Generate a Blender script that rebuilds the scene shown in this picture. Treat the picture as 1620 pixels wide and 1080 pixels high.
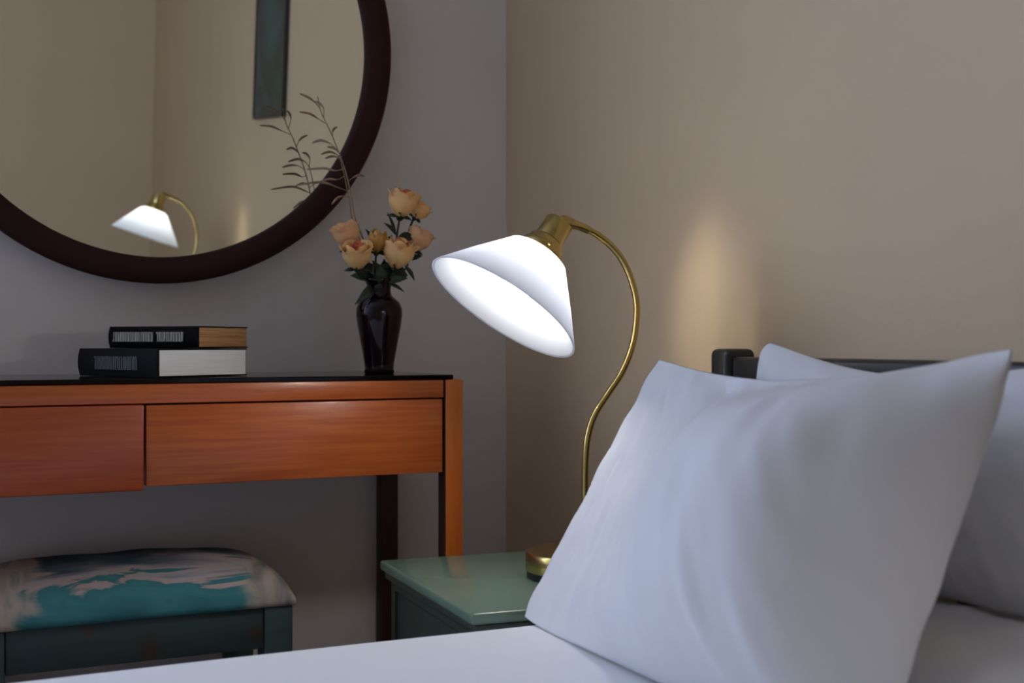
import bpy, bmesh, math, random
from mathutils import Vector, Matrix, noise

for o in list(bpy.data.objects):
    bpy.data.objects.remove(o)
scene = bpy.context.scene
COL = scene.collection

# ------------------------------------------------------------------ camera
FPX = 2015.0
YAW = math.radians(26.2)
CAM = Vector((-1.070, -2.200, 0.82))
FWD = Vector((math.sin(YAW), math.cos(YAW), 0))
RGT = Vector((math.cos(YAW), -math.sin(YAW), 0))
cam_data = bpy.data.cameras.new('camera')
cam = bpy.data.objects.new('camera', cam_data)
COL.objects.link(cam)
cam.location = CAM
cam.rotation_euler = (math.pi / 2, 0, -YAW)
cam_data.sensor_width = 36.0
cam_data.lens = FPX / 1620.0 * 36.0
cam_data.clip_start = 0.02
cam_data.dof.use_dof = True
cam_data.dof.focus_distance = 1.75
cam_data.dof.aperture_fstop = 5.6
scene.camera = cam

# ------------------------------------------------------------------ world, window light, exposure
world = bpy.data.worlds.new('overcast_sky')
scene.world = world
world.use_nodes = True
bg = world.node_tree.nodes['Background']
bg.inputs['Color'].default_value = (0.65, 0.77, 1.0, 1)
bg.inputs['Strength'].default_value = 7.9
WIN_X0, WIN_X1, WIN_Z0, WIN_Z1 = -2.92, -1.50, 0.80, 2.35
RX, RY, RZ = -3.0, -3.74, 2.6       # room: X from RX to 0, Y from RY to 0
T = 0.16
pl = bpy.data.lights.new('window_portal', 'AREA')
pl.shape = 'RECTANGLE'
pl.size = WIN_X1 - WIN_X0
pl.size_y = WIN_Z1 - WIN_Z0
pl.cycles.is_portal = True
po = bpy.data.objects.new('window_portal', pl)
po.location = ((WIN_X0 + WIN_X1) / 2, 0.13, (WIN_Z0 + WIN_Z1) / 2)
po.rotation_euler = (-math.pi / 2, 0, 0)
COL.objects.link(po)
vs = scene.view_settings
vs.view_transform = 'Standard'
vs.look = 'None'
vs.gamma = 1.0
vs.exposure = 0.0
vs.use_curve_mapping = False


def px(x, y, Y):
    """point of the vertical plane at depth Y that the photo shows at pixel x, y"""
    r = FWD + RGT * ((x - 810) / FPX) + Vector((0, 0, (540 - y) / FPX))
    return CAM + r * ((Y - CAM.y) / r.y)


# ------------------------------------------------------------------ helpers
def tag(o, label=None, cat=None, group=None, kind=None):
    if label: o['label'] = label
    if cat: o['category'] = cat
    if group: o['group'] = group
    if kind: o['kind'] = kind
    return o


def empty(name, loc, rz=0.0):
    o = bpy.data.objects.new(name, None)
    o.empty_display_size = 0.05
    COL.objects.link(o)
    o.location = loc
    o.rotation_euler = (0, 0, rz)
    return o


def link(name, me, mat=None, parent=None, smooth=True, world_coords=True):
    o = bpy.data.objects.new(name, me)
    COL.objects.link(o)
    if mat: me.materials.append(mat)
    if smooth:
        for p in me.polygons: p.use_smooth = True
    if parent:
        o.parent = parent
        if world_coords:
            # shapes are written in room coordinates
            m = Matrix.Translation(parent.location) @ parent.rotation_euler.to_matrix().to_4x4()
            if parent.parent:
                q = parent.parent
                mp = Matrix.Translation(q.location) @ q.rotation_euler.to_matrix().to_4x4()
                m = mp @ (parent.matrix_parent_inverse @ m)
            o.matrix_parent_inverse = m.inverted()
    return o


def bm_obj(name, bm, mat, parent=None, smooth=True, wc=True):
    bmesh.ops.recalc_face_normals(bm, faces=bm.faces)
    me = bpy.data.meshes.new(name)
    bm.to_mesh(me)
    bm.free()
    return link(name, me, mat, parent, smooth, wc)


def box(bm, x0, x1, y0, y1, z0, z1, bev=0.0, seg=2):
    r = bmesh.ops.create_cube(bm, size=1.0)
    vsl = r['verts']
    for v in vsl:
        v.co = Vector(((x0 + x1) / 2 + v.co.x * (x1 - x0), (y0 + y1) / 2 + v.co.y * (y1 - y0), (z0 + z1) / 2 + v.co.z * (z1 - z0)))
    if bev > 0:
        ed = list({e for v in vsl for e in v.link_edges})
        bmesh.ops.bevel(bm, geom=ed, offset=bev, segments=seg, profile=0.5, affect='EDGES')


def box_obj(name, dims, mat, parent=None, bev=0.0, seg=2, wc=True):
    bm = bmesh.new()
    box(bm, *dims, bev=bev, seg=seg)
    o = bm_obj(name, bm, mat, parent, smooth=False, wc=wc)
    if bev > 0:
        for p in o.data.polygons: p.use_smooth = True
        o.data.set_sharp_from_angle(angle=math.radians(35))
    return o


def lathe(bm, prof, n=48, origin=Vector((0, 0, 0)), axis=Vector((0, 0, 1)), closed=False):
    """prof: list of (radius, height) ; radius 0 closes the end"""
    q = Vector((0, 0, 1)).rotation_difference(axis.normalized())
    rings = []
    for r, h in prof:
        if r <= 1e-6:
            rings.append([bm.verts.new(origin + q @ Vector((0, 0, h)))])
        else:
            rings.append([bm.verts.new(origin + q @ Vector((r * math.cos(2 * math.pi * i / n), r * math.sin(2 * math.pi * i / n), h))) for i in range(n)])
    if closed: rings.append(rings[0])
    for a, b in zip(rings[:-1], rings[1:]):
        for i in range(n):
            j = (i + 1) % n
            if len(a) == 1 and len(b) == 1: continue
            if len(a) == 1: bm.faces.new((a[0], b[i], b[j]))
            elif len(b) == 1: bm.faces.new((a[i], b[0], a[j]))
            else: bm.faces.new((a[i], b[i], b[j], a[j]))


def smooth_path(pts, sub=6):
    out = []
    n = len(pts)
    for i in range(n - 1):
        p0 = pts[max(i - 1, 0)]; p1 = pts[i]; p2 = pts[i + 1]; p3 = pts[min(i + 2, n - 1)]
        for k in range(sub):
            t = k / sub
            out.append(0.5 * ((2 * p1) + (p2 - p0) * t + (2 * p0 - 5 * p1 + 4 * p2 - p3) * t * t + (3 * p1 - p0 - 3 * p2 + p3) * t ** 3))
    out.append(pts[-1].copy())
    return out


def tube(bm, pts, rad, n=12):
    """rad: number or list of radii"""
    if not isinstance(rad, (list, tuple)): rad = [rad] * len(pts)
    prev = None
    rings = []
    up = Vector((0.13, 1, 0.07)).normalized()
    for i, p in enumerate(pts):
        t = (pts[min(i + 1, len(pts) - 1)] - pts[max(i - 1, 0)]).normalized()
        if prev is None:
            u = up - t * up.dot(t)
            if u.length < 1e-3: u = Vector((1, 0, 0)) - t * t.x
            u.normalize()
        else:
            u = (prev - t * prev.dot(t)).normalized()
        prev = u
        w = t.cross(u)
        rings.append([bm.verts.new(p + (u * math.cos(2 * math.pi * k / n) + w * math.sin(2 * math.pi * k / n)) * rad[i]) for k in range(n)])
    for a, b in zip(rings[:-1], rings[1:]):
        for k in range(n):
            j = (k + 1) % n
            bm.faces.new((a[k], b[k], b[j], a[j]))
    bm.faces.new(rings[0]); bm.faces.new(rings[-1])


def grid_faces(bm, vv):
    for i in range(len(vv) - 1):
        for j in range(len(vv[0]) - 1):
            bm.faces.new((vv[i][j], vv[i + 1][j], vv[i + 1][j + 1], vv[i][j + 1]))


def srgb(r, g, b):
    f = lambda c: (c / 255 / 12.92) if c / 255 <= 0.04045 else ((c / 255 + 0.055) / 1.055) ** 2.4
    return (f(r), f(g), f(b), 1)


# ------------------------------------------------------------------ materials
def mat(name, col, rough=0.5, metal=0.0, spec=0.5, col2=None, scale=(1, 1, 1), nscale=5.0, detail=4.0, bump=0.0, bscale=None, contrast=(0.35, 0.65), coords='Object', coat=0.0, sheen=0.0):
    m = bpy.data.materials.new(name)
    m.use_nodes = True
    nt = m.node_tree
    b = nt.nodes['Principled BSDF']
    b.inputs['Base Color'].default_value = col
    b.inputs['Roughness'].default_value = rough
    b.inputs['Metallic'].default_value = metal
    b.inputs['Specular IOR Level'].default_value = spec
    b.inputs['Coat Weight'].default_value = coat
    b.inputs['Coat Roughness'].default_value = 0.15
    b.inputs['Sheen Weight'].default_value = sheen
    if col2 or bump:
        tc = nt.nodes.new('ShaderNodeTexCoord')
        mp = nt.nodes.new('ShaderNodeMapping')
        mp.inputs['Scale'].default_value = scale
        nt.links.new(tc.outputs[coords], mp.inputs['Vector'])
        nz = nt.nodes.new('ShaderNodeTexNoise')
        nz.inputs['Scale'].default_value = nscale
        nz.inputs['Detail'].default_value = detail
        nt.links.new(mp.outputs['Vector'], nz.inputs['Vector'])
        if col2:
            rp = nt.nodes.new('ShaderNodeValToRGB')
            rp.color_ramp.elements[0].position = contrast[0]
            rp.color_ramp.elements[1].position = contrast[1]
            rp.color_ramp.elements[0].color = col
            rp.color_ramp.elements[1].color = col2
            nt.links.new(nz.outputs['Fac'], rp.inputs['Fac'])
            nt.links.new(rp.outputs['Color'], b.inputs['Base Color'])
        if bump:
            src = nz
            if bscale:
                src = nt.nodes.new('ShaderNodeTexNoise')
                src.inputs['Scale'].default_value = bscale
                src.inputs['Detail'].default_value = 3.0
                nt.links.new(mp.outputs['Vector'], src.inputs['Vector'])
            bp = nt.nodes.new('ShaderNodeBump')
            bp.inputs['Strength'].default_value = bump
            bp.inputs['Distance'].default_value = 0.005
            nt.links.new(src.outputs['Fac'], bp.inputs['Height'])
            nt.links.new(bp.outputs['Normal'], b.inputs['Normal'])
    return m


M = {}
M['white_wall'] = mat('white_wall_paint', (0.78, 0.735, 0.715, 1), 0.7, col2=(0.80, 0.755, 0.735, 1), nscale=3, bump=0.06, bscale=120)
M['beige_wall'] = mat('beige_wall_paint', (0.64, 0.475, 0.30, 1), 0.6, col2=(0.665, 0.495, 0.315, 1), nscale=3, bump=0.06, bscale=120)
M['ceiling'] = mat('ceiling_paint', (0.75, 0.74, 0.72, 1), 0.8)
M['floor'] = mat('floor_wood', (0.22, 0.13, 0.08, 1), 0.35, col2=(0.30, 0.18, 0.11, 1), scale=(1, 12, 1), nscale=4, bump=0.05)
M['floor_gap'] = mat('floor_joint', (0.05, 0.03, 0.02, 1), 0.8)
M['white_paint'] = mat('window_paint', (0.8, 0.8, 0.78, 1), 0.4)
M['skirting'] = mat('skirting_paint', (0.55, 0.53, 0.5, 1), 0.45)
M['maroon'] = mat('mirror_frame_lacquer', srgb(46, 17, 15), 0.6, spec=0.25, col2=srgb(52, 19, 16), nscale=8)
M['orange_wood'] = mat('orange_varnished_wood', srgb(176, 82, 30), 0.36, col2=srgb(194, 100, 42), scale=(1.2, 1.2, 26), nscale=6, detail=6, bump=0.04, coat=0.25)
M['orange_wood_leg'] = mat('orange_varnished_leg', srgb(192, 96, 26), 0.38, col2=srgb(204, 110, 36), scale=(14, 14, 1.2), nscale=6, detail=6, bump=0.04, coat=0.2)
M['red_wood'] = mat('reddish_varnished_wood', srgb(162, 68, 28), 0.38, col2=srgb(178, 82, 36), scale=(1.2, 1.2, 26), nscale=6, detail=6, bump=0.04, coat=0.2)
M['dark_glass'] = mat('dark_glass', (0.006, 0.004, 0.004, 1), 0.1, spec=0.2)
M['shaded_wood'] = mat('shaded_leg_wood', srgb(52, 26, 18), 0.5, col2=srgb(62, 32, 22), scale=(14, 14, 1.2), nscale=6, bump=0.03)  # leg wood with the shade under the desk put into its colour
M['vase'] = mat('maroon_glazed_ceramic', (0.006, 0.002, 0.004, 1), 0.08, spec=0.3, col2=(0.012, 0.003, 0.006, 1), nscale=9, coat=0.0)
M['leaf'] = mat('rose_leaf', srgb(28, 44, 34), 0.5, col2=srgb(42, 62, 44), nscale=30)
M['petal'] = mat('yellow_petal', srgb(255, 212, 142), 0.6, col2=srgb(255, 196, 132), nscale=40)
M['petal_pink'] = mat('peach_petal', srgb(252, 204, 150), 0.6, col2=srgb(248, 184, 134), nscale=40)
M['petal_red'] = mat('orange_red_petal', srgb(214, 96, 56), 0.6, col2=srgb(228, 132, 80), nscale=50)
M['straw'] = mat('dried_straw', srgb(176, 146, 122), 0.8, col2=srgb(150, 120, 100), nscale=60)
M['book_black'] = mat('black_book_cover', (0.004, 0.004, 0.004, 1), 0.75, spec=0.1, col2=(0.006, 0.006, 0.007, 1), nscale=30)
M['book_dark'] = mat('charcoal_book_cover', (0.008, 0.008, 0.009, 1), 0.75, spec=0.1, col2=(0.012, 0.012, 0.013, 1), nscale=20)
M['letter'] = mat('grey_spine_print', srgb(168, 162, 152), 0.6)
M['letter_dark'] = mat('dim_spine_print', srgb(82, 83, 86), 0.6)
M['pages_white'] = mat('white_pages', (0.86, 0.86, 0.85, 1), 0.8, col2=(0.72, 0.72, 0.72, 1), scale=(1, 1, 60), nscale=14, contrast=(0.5, 0.8))
M['pages_brown'] = mat('browned_pages', srgb(204, 158, 112), 0.8, col2=srgb(168, 118, 70), scale=(1, 1, 40), nscale=9)
M['brass'] = mat('brushed_brass', (0.55, 0.42, 0.16, 1), 0.24, metal=1.0, col2=(0.50, 0.37, 0.13, 1), nscale=30)
M['black_foot'] = mat('black_felt', (0.008, 0.008, 0.008, 1), 0.6)
M['green_top'] = mat('sage_green_lacquer', srgb(112, 136, 116), 0.22, col2=srgb(106, 130, 112), nscale=6, coat=0.2)
M['green_dark'] = mat('green_cabinet_paint', srgb(62, 70, 60), 0.45, col2=srgb(58, 66, 58), nscale=6)
M['bed_linen'] = mat('white_bed_linen', (0.87, 0.87, 0.88, 1), 0.85, col2=(0.89, 0.89, 0.90, 1), nscale=4, bump=0.12, bscale=9, sheen=0.2)
M['pillow_linen'] = mat('white_pillow_linen', (0.74, 0.74, 0.77, 1), 0.85, col2=(0.77, 0.77, 0.80, 1), nscale=6, bump=0.15, bscale=14, sheen=0.2)
M['dark_bed'] = mat('black_bed_frame', (0.02, 0.019, 0.018, 1), 0.35, col2=(0.028, 0.026, 0.024, 1), nscale=20)
M['mattress'] = mat('mattress_ticking', (0.75, 0.75, 0.75, 1), 0.9)
M['canvas'] = None


def ramp_mat(name, stops, build, rough=0.8, bump=0.0):
    """colour from a procedural pattern through a colour ramp"""
    m = bpy.data.materials.new(name)
    m.use_nodes = True
    nt = m.node_tree
    b = nt.nodes['Principled BSDF']
    b.inputs['Roughness'].default_value = rough
    b.inputs['Specular IOR Level'].default_value = 0.25
    fac = build(nt)
    rp = nt.nodes.new('ShaderNodeValToRGB')
    cr = rp.color_ramp
    cr.elements[0].position, cr.elements[0].color = stops[0]
    cr.elements[1].position, cr.elements[1].color = stops[1]
    for p, c in stops[2:]:
        e = cr.elements.new(p); e.color = c
    nt.links.new(fac, rp.inputs['Fac'])
    nt.links.new(rp.outputs['Color'], b.inputs['Base Color'])
    return m


def watercolour(scale, rot, dist, nsc):
    def f(nt):
        tc = nt.nodes.new('ShaderNodeTexCoord')
        mp = nt.nodes.new('ShaderNodeMapping')
        mp.inputs['Scale'].default_value = scale
        mp.inputs['Rotation'].default_value = rot
        nt.links.new(tc.outputs['Object'], mp.inputs['Vector'])
        n = nt.nodes.new('ShaderNodeTexNoise')
        n.inputs['Scale'].default_value = nsc
        n.inputs['Detail'].default_value = 3
        n.inputs['Distortion'].default_value = dist
        nt.links.new(mp.outputs['Vector'], n.inputs['Vector'])
        return n.outputs['Fac']
    return f




def stool_print():
    """broad brush strokes: teal, pink and slate bands across the seat, cream patches at both ends"""
    m = bpy.data.materials.new('watercolour_print_fabric')
    m.use_nodes = True
    nt = m.node_tree
    b = nt.nodes['Principled BSDF']
    b.inputs['Roughness'].default_value = 0.85
    b.inputs['Specular IOR Level'].default_value = 0.25
    tc = nt.nodes.new('ShaderNodeTexCoord')
    sx = nt.nodes.new('ShaderNodeSeparateXYZ')
    nt.links.new(tc.outputs['Object'], sx.inputs[0])

    def math_(op, a_, b__):
        n = nt.nodes.new('ShaderNodeMath'); n.operation = op
        for i, q in enumerate((a_, b__)):
            if isinstance(q, (int, float)): n.inputs[i].default_value = q
            else: nt.links.new(q, n.inputs[i])
        return n.outputs[0]

    def noise_(scale, sc, det, dist=0.0):
        mp = nt.nodes.new('ShaderNodeMapping'); mp.inputs['Scale'].default_value = sc
        nt.links.new(tc.outputs['Object'], mp.inputs['Vector'])
        n = nt.nodes.new('ShaderNodeTexNoise')
        n.inputs['Scale'].default_value = scale; n.inputs['Detail'].default_value = det; n.inputs['Distortion'].default_value = dist
        nt.links.new(mp.outputs['Vector'], n.inputs['Vector'])
        return n.outputs['Fac']

    def ramp(fac, stops):
        rp = nt.nodes.new('ShaderNodeValToRGB')
        cr = rp.color_ramp
        cr.elements[0].position, cr.elements[0].color = stops[0]
        cr.elements[1].position, cr.elements[1].color = stops[1]
        for p, c in stops[2:]:
            e = cr.elements.new(p); e.color = c
        nt.links.new(fac, rp.inputs['Fac'])
        return rp.outputs['Color']
    n1 = noise_(6.0, (0.7, 2.0, 2.0), 7, 0.9)
    f = math_('MULTIPLY', math_('SUBTRACT', sx.outputs['Y'], SY0), 2.2)
    f = math_('ADD', f, math_('MULTIPLY', math_('SUBTRACT', sx.outputs['Z'], SZ), 4.0))
    f = math_('ADD', f, math_('MULTIPLY', math_('SUBTRACT', sx.outputs['X'], SX1), -0.55))
    f = math_('ADD', f, math_('MULTIPLY', math_('SUBTRACT', n1, 0.5), 1.15))
    bands = ramp(f, [(0.0, srgb(52, 110, 120)), (0.30, srgb(74, 146, 151)), (0.36, srgb(69, 134, 141)), (0.385, srgb(201, 177, 172)), (0.46, srgb(189, 184, 187)),
                     (0.56, srgb(151, 148, 156)), (0.66, srgb(100, 115, 127)), (0.80, srgb(60, 91, 100)), (1.0, srgb(43, 64, 74))])
    n2 = noise_(7.0, (2.2, 0.8, 0.8), 5, 0.8)
    cream = ramp(n2, [(0.30, srgb(110, 112, 117)), (0.42, srgb(180, 170, 158)), (0.52, srgb(199, 182, 170)), (0.60, srgb(144, 153, 156)), (0.70, srgb(180, 163, 153))])
    xm = math_('ADD', math_('ABSOLUTE', math_('SUBTRACT', sx.outputs['X'], (SX0 + SX1) / 2 + 0.020), 0), math_('MULTIPLY', math_('SUBTRACT', n1, 0.5), 0.22))
    mask = ramp(xm, [(0.155, (0, 0, 0, 1)), (0.175, (1, 1, 1, 1))])
    mx = nt.nodes.new('ShaderNodeMix'); mx.data_type = 'RGBA'
    nt.links.new(mask, mx.inputs['Factor']); nt.links.new(bands, mx.inputs['A']); nt.links.new(cream, mx.inputs['B'])
    nt.links.new(mx.outputs['Result'], b.inputs['Base Color'])
    return m


SX0, SX1, SY0, SY1 = -0.9645, -0.5055, -0.288, -0.010
SZ = 0.4135
M['stool_fabric'] = stool_print()
M['painting'] = ramp_mat('teal_abstract_paint', [
    (0.30, srgb(62, 66, 56)), (0.42, srgb(82, 98, 92)), (0.50, srgb(74, 74, 62)), (0.58, srgb(100, 102, 102)), (0.70, srgb(128, 130, 132))],
    watercolour((1, 2, 1.4), (0.4, 0, 0), 0.8, 1.8), rough=0.6)

# green painted stool wood with worn brown knots
m = mat('worn_green_paint', srgb(48, 66, 68), 0.5, col2=srgb(58, 76, 76), scale=(1.5, 1.5, 10), nscale=5, bump=0.05)
nt = m.node_tree
b = nt.nodes['Principled BSDF']
old = b.inputs['Base Color'].links[0].from_socket
tc = nt.nodes.new('ShaderNodeTexCoord')
KN = [(px(238, 1024, -0.284), 0.021), (px(137, 996, -0.284), 0.009), (px(404, 1000, -0.284), 0.014)]
wob = nt.nodes.new('ShaderNodeTexNoise'); wob.inputs['Scale'].default_value = 60.0
nt.links.new(tc.outputs['Object'], wob.inputs['Vector'])
acc = None
for kp, kr in KN:
    d_ = nt.nodes.new('ShaderNodeVectorMath'); d_.operation = 'DISTANCE'; d_.inputs[1].default_value = kp
    nt.links.new(tc.outputs['Object'], d_.inputs[0])
    ad = nt.nodes.new('ShaderNodeMath'); ad.operation = 'MULTIPLY_ADD'; ad.inputs[1].default_value = kr * 1.6; 
    nt.links.new(wob.outputs['Fac'], ad.inputs[0]); nt.links.new(d_.outputs['Value'], ad.inputs[2])
    mr = nt.nodes.new('ShaderNodeMapRange'); mr.inputs['From Min'].default_value = kr * 2.1; mr.inputs['From Max'].default_value = kr * 0.9
    mr.inputs['To Min'].default_value = 0.0; mr.inputs['To Max'].default_value = 0.85
    nt.links.new(ad.outputs[0], mr.inputs['Value'])
    if acc is None: acc = mr.outputs[0]
    else:
        m_x = nt.nodes.new('ShaderNodeMath'); m_x.operation = 'MAXIMUM'
        nt.links.new(acc, m_x.inputs[0]); nt.links.new(mr.outputs[0], m_x.inputs[1]); acc = m_x.outputs[0]
mx = nt.nodes.new('ShaderNodeMix'); mx.data_type = 'RGBA'
mx.inputs['B'].default_value = srgb(74, 48, 34)
nt.links.new(acc, mx.inputs['Factor'])
nt.links.new(old, mx.inputs['A'])
nt.links.new(mx.outputs['Result'], b.inputs['Base Color'])
M['stool_paint'] = m

# mirror silver
m = bpy.data.materials.new('mirror_silver'); m.use_nodes = True
b = m.node_tree.nodes['Principled BSDF']
b.inputs['Base Color'].default_value = (0.84, 0.86, 0.80, 1); b.inputs['Metallic'].default_value = 1.0; b.inputs['Roughness'].default_value = 0.0
M['mirror'] = m

# opal glass shade : diffuse + translucent
m = bpy.data.materials.new('opal_glass'); m.use_nodes = True
nt = m.node_tree
for n in list(nt.nodes):
    if n.type != 'OUTPUT_MATERIAL': nt.nodes.remove(n)
out = nt.nodes['Material Output']
df = nt.nodes.new('ShaderNodeBsdfDiffuse'); df.inputs['Color'].default_value = (0.92, 0.93, 0.96, 1)
tr = nt.nodes.new('ShaderNodeBsdfTranslucent'); tr.inputs['Color'].default_value = (0.90, 0.93, 1.0, 1)
gl = nt.nodes.new('ShaderNodeBsdfGlossy'); gl.inputs['Roughness'].default_value = 0.25
mx = nt.nodes.new('ShaderNodeMixShader'); mx.inputs[0].default_value = 0.6
mx2 = nt.nodes.new('ShaderNodeMixShader'); mx2.inputs[0].default_value = 0.04
nt.links.new(df.outputs[0], mx.inputs[1]); nt.links.new(tr.outputs[0], mx.inputs[2])
nt.links.new(mx.outputs[0], mx2.inputs[1]); nt.links.new(gl.outputs[0], mx2.inputs[2])
nt.links.new(mx2.outputs[0], out.inputs['Surface'])
M['opal'] = m

m = bpy.data.materials.new('lit_bulb'); m.use_nodes = True
nt = m.node_tree
b = nt.nodes['Principled BSDF']
b.inputs['Base Color'].default_value = (1, 1, 1, 1)
b.inputs['Emission Color'].default_value = (1.0, 0.97, 0.92, 1)
b.inputs['Emission Strength'].default_value = 60.0
M['bulb'] = m

# window pane
m = bpy.data.materials.new('window_glass'); m.use_nodes = True
nt = m.node_tree
for n in list(nt.nodes):
    if n.type != 'OUTPUT_MATERIAL': nt.nodes.remove(n)
out = nt.nodes['Material Output']
tp = nt.nodes.new('ShaderNodeBsdfTransparent'); tp.inputs['Color'].default_value = (0.95, 0.97, 1, 1)
gl = nt.nodes.new('ShaderNodeBsdfGlossy'); gl.inputs['Roughness'].default_value = 0.0
mx = nt.nodes.new('ShaderNodeMixShader'); mx.inputs[0].default_value = 0.05
nt.links.new(tp.outputs[0], mx.inputs[1]); nt.links.new(gl.outputs[0], mx.inputs[2]); nt.links.new(mx.outputs[0], out.inputs['Surface'])
M['pane'] = m

# ------------------------------------------------------------------ room shell


def structure(o): return tag(o, kind='structure')


bm = bmesh.new()
box(bm, RX - T, WIN_X0, 0, T, 0, RZ)
box(bm, WIN_X1, T, 0, T, 0, RZ)
box(bm, WIN_X0, WIN_X1, 0, T, 0, WIN_Z0)
box(bm, WIN_X0, WIN_X1, 0, T, WIN_Z1, RZ)
structure(tag(bm_obj('wall_back', bm, M['white_wall'], smooth=False), 'white painted wall behind the round mirror and wooden desk'))
structure(tag(box_obj('wall_right', (0, T, RY - T, 0, 0, RZ), M['beige_wall']), 'beige painted wall behind the headboard and brass lamp'))
structure(tag(box_obj('wall_left', (RX - T, RX, RY - T, 0, 0, RZ), M['white_wall']), 'white side wall opposite the bed head'))
structure(tag(box_obj('wall_front', (RX, 0, RY - T, RY, 0, RZ), M['beige_wall']), 'beige wall seen as a reflection in the round mirror'))
structure(tag(box_obj('ceiling', (RX - T, T, RY - T, T, RZ, RZ + 0.1), M['ceiling']), 'plain white ceiling of the bedroom'))
fl = structure(tag(box_obj('floor', (RX - T, T, RY - T, T, -0.1, -0.012), M['floor_gap']), 'brown wooden plank floor of the bedroom'))
pw = 0.14
plank = None
ny = int(-RY / pw) + 1
for i in range(ny):
    y1 = -i * pw
    y0 = max(y1 - pw + 0.002, RY)
    if y1 - y0 < 0.02: continue
    if plank is None or (y1 - y0) < pw - 0.01:
        o = box_obj('plank', (RX, 0, y0, y1, -0.012, 0.0), M['floor'], fl, bev=0.001, seg=1)
        if plank is None: plank = o
    else:
        o = plank.copy(); COL.objects.link(o); o.location.y -= i * pw
structure(tag(box_obj('baseboard_back', (RX, 0, -0.014, -0.0005, 0, 0.08), M['skirting'], bev=0.003), 'grey skirting board along the white wall'))
structure(tag(box_obj('baseboard_right', (-0.014, -0.0005, RY, -0.015, 0, 0.08), M['skirting'], bev=0.003), 'grey skirting board along the beige wall'))

# window in the mirror wall, beyond the desk and outside the view
win = structure(tag(empty('window_1', ((WIN_X0 + WIN_X1) / 2, 0.08, WIN_Z0)), 'white framed window that lets the daylight in'))
bm = bmesh.new()
fw = 0.05
box(bm, WIN_X0, WIN_X0 + fw, 0.05, 0.11, WIN_Z0, WIN_Z1)
box(bm, WIN_X1 - fw, WIN_X1, 0.05, 0.11, WIN_Z0, WIN_Z1)
box(bm, WIN_X0 + fw, WIN_X1 - fw, 0.05, 0.11, WIN_Z0, WIN_Z0 + fw)
box(bm, WIN_X0 + fw, WIN_X1 - fw, 0.05, 0.11, WIN_Z1 - fw, WIN_Z1)
bm_obj('window_frame', bm, M['white_paint'], win, smooth=False)
wm = (WIN_X0 + WIN_X1) / 2
box_obj('mullion', (wm - 0.025, wm + 0.025, 0.05, 0.11, WIN_Z0 + fw, WIN_Z1 - fw), M['white_paint'], win)
for a, c in ((WIN_X0 + fw, wm - 0.025), (wm + 0.025, WIN_X1 - fw)):
    box_obj('pane', (a, c, 0.078, 0.082, WIN_Z0 + fw, WIN_Z1 - fw), M['pane'], win)
box_obj('window_sill', (WIN_X0 - 0.04, WIN_X1 + 0.04, -0.08, 0.05, WIN_Z0 - 0.03, WIN_Z0), M['white_paint'], win, bev=0.004)

# ------------------------------------------------------------------ round mirror, leaning out at the top
MC = Vector((-0.6665, -0.055, 1.321)); MR = 0.405; MT = math.radians(3.6)
mir = empty('round_mirror', MC)
mir.rotation_euler = (0, 0, 0)
tag(mir, 'large round mirror in a dark maroon frame on the white wall', 'mirror')
n_in = Vector((0, math.cos(MT), math.sin(MT)))          # into the wall
bm = bmesh.new()
rw = 0.044
lathe(bm, [(MR - rw, -0.004), (MR - rw, 0.014), (MR - rw + 0.005, 0.019), (MR - 0.005, 0.019), (MR, 0.014), (MR, -0.012), (MR - 0.005, -0.016), (MR - rw + 0.004, -0.016)], n=128, origin=MC, axis=-n_in, closed=True)
fr = bm_obj('mirror_frame', bm, M['maroon'], mir)
fr.data.set_sharp_from_angle(angle=math.radians(50))
bm = bmesh.new()
lathe(bm, [(0, 0.004), (MR - rw + 0.002, 0.004), (MR - rw + 0.002, -0.001), (0, -0.001)], n=128, origin=MC, axis=-n_in)
bm_obj('mirror_glass', bm, M['mirror'], mir, smooth=False)
bm = bmesh.new()
lathe(bm, [(0, -0.0015), (MR - rw + 0.012, -0.0015), (MR - rw + 0.012, -0.012), (0, -0.012)], n=64, origin=MC, axis=-n_in)
bm_obj('backing_board', bm, M['maroon'], mir, smooth=False)
e2 = Vector((0, -math.sin(MT), math.cos(MT)))
bm = bmesh.new()
tube(bm, [MC + e2 * 0.33 + n_in * 0.012, Vector((MC.x, -0.002, MC.z + 0.39))], 0.003, 8)
bm_obj('hanging_wire', bm, M['dark_bed'], mir)

# ------------------------------------------------------------------ desk
DX0, DX1, DY0, DY1 = -1.237, -0.2355, -0.327, -0.006
DZ = 0.759
LW = 0.0313
desk = empty('dressing_desk', ((DX0 + DX1) / 2, (DY0 + DY1) / 2, 0))
tag(desk, 'orange varnished wooden dressing desk with two plain drawers and dark glass top', 'desk')
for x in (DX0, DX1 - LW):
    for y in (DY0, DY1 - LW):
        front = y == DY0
        o = box_obj('leg', (x, x + LW, y, y + LW, 0, DZ), M['orange_wood_leg'] if front else M['shaded_wood'], desk, bev=0.002)
        if front:                                     # front face stays orange, side and rear faces get the painted-in shade
            o.data.materials.append(M['shaded_wood'])
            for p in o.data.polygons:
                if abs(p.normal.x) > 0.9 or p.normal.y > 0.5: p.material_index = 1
g = 0.0015
box_obj('top_rail', (DX0 + LW + g, DX1 - LW - g, DY0 + 0.003, DY0 + 0.025, 0.7305, DZ), M['orange_wood'], desk, bev=0.002)
box_obj('top_panel', (DX0 + 0.004, DX1 - 0.004, DY0 + 0.026, DY1, DZ - 0.014, DZ - 0.001), M['orange_wood'], desk)
for x in (DX0 + 0.004, DX1 - LW + 0.006):
    box_obj('side_rail', (x, x + 0.022, DY0 + LW, DY1 - LW, 0.62, DZ - 0.015), M['orange_wood'], desk)
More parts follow.
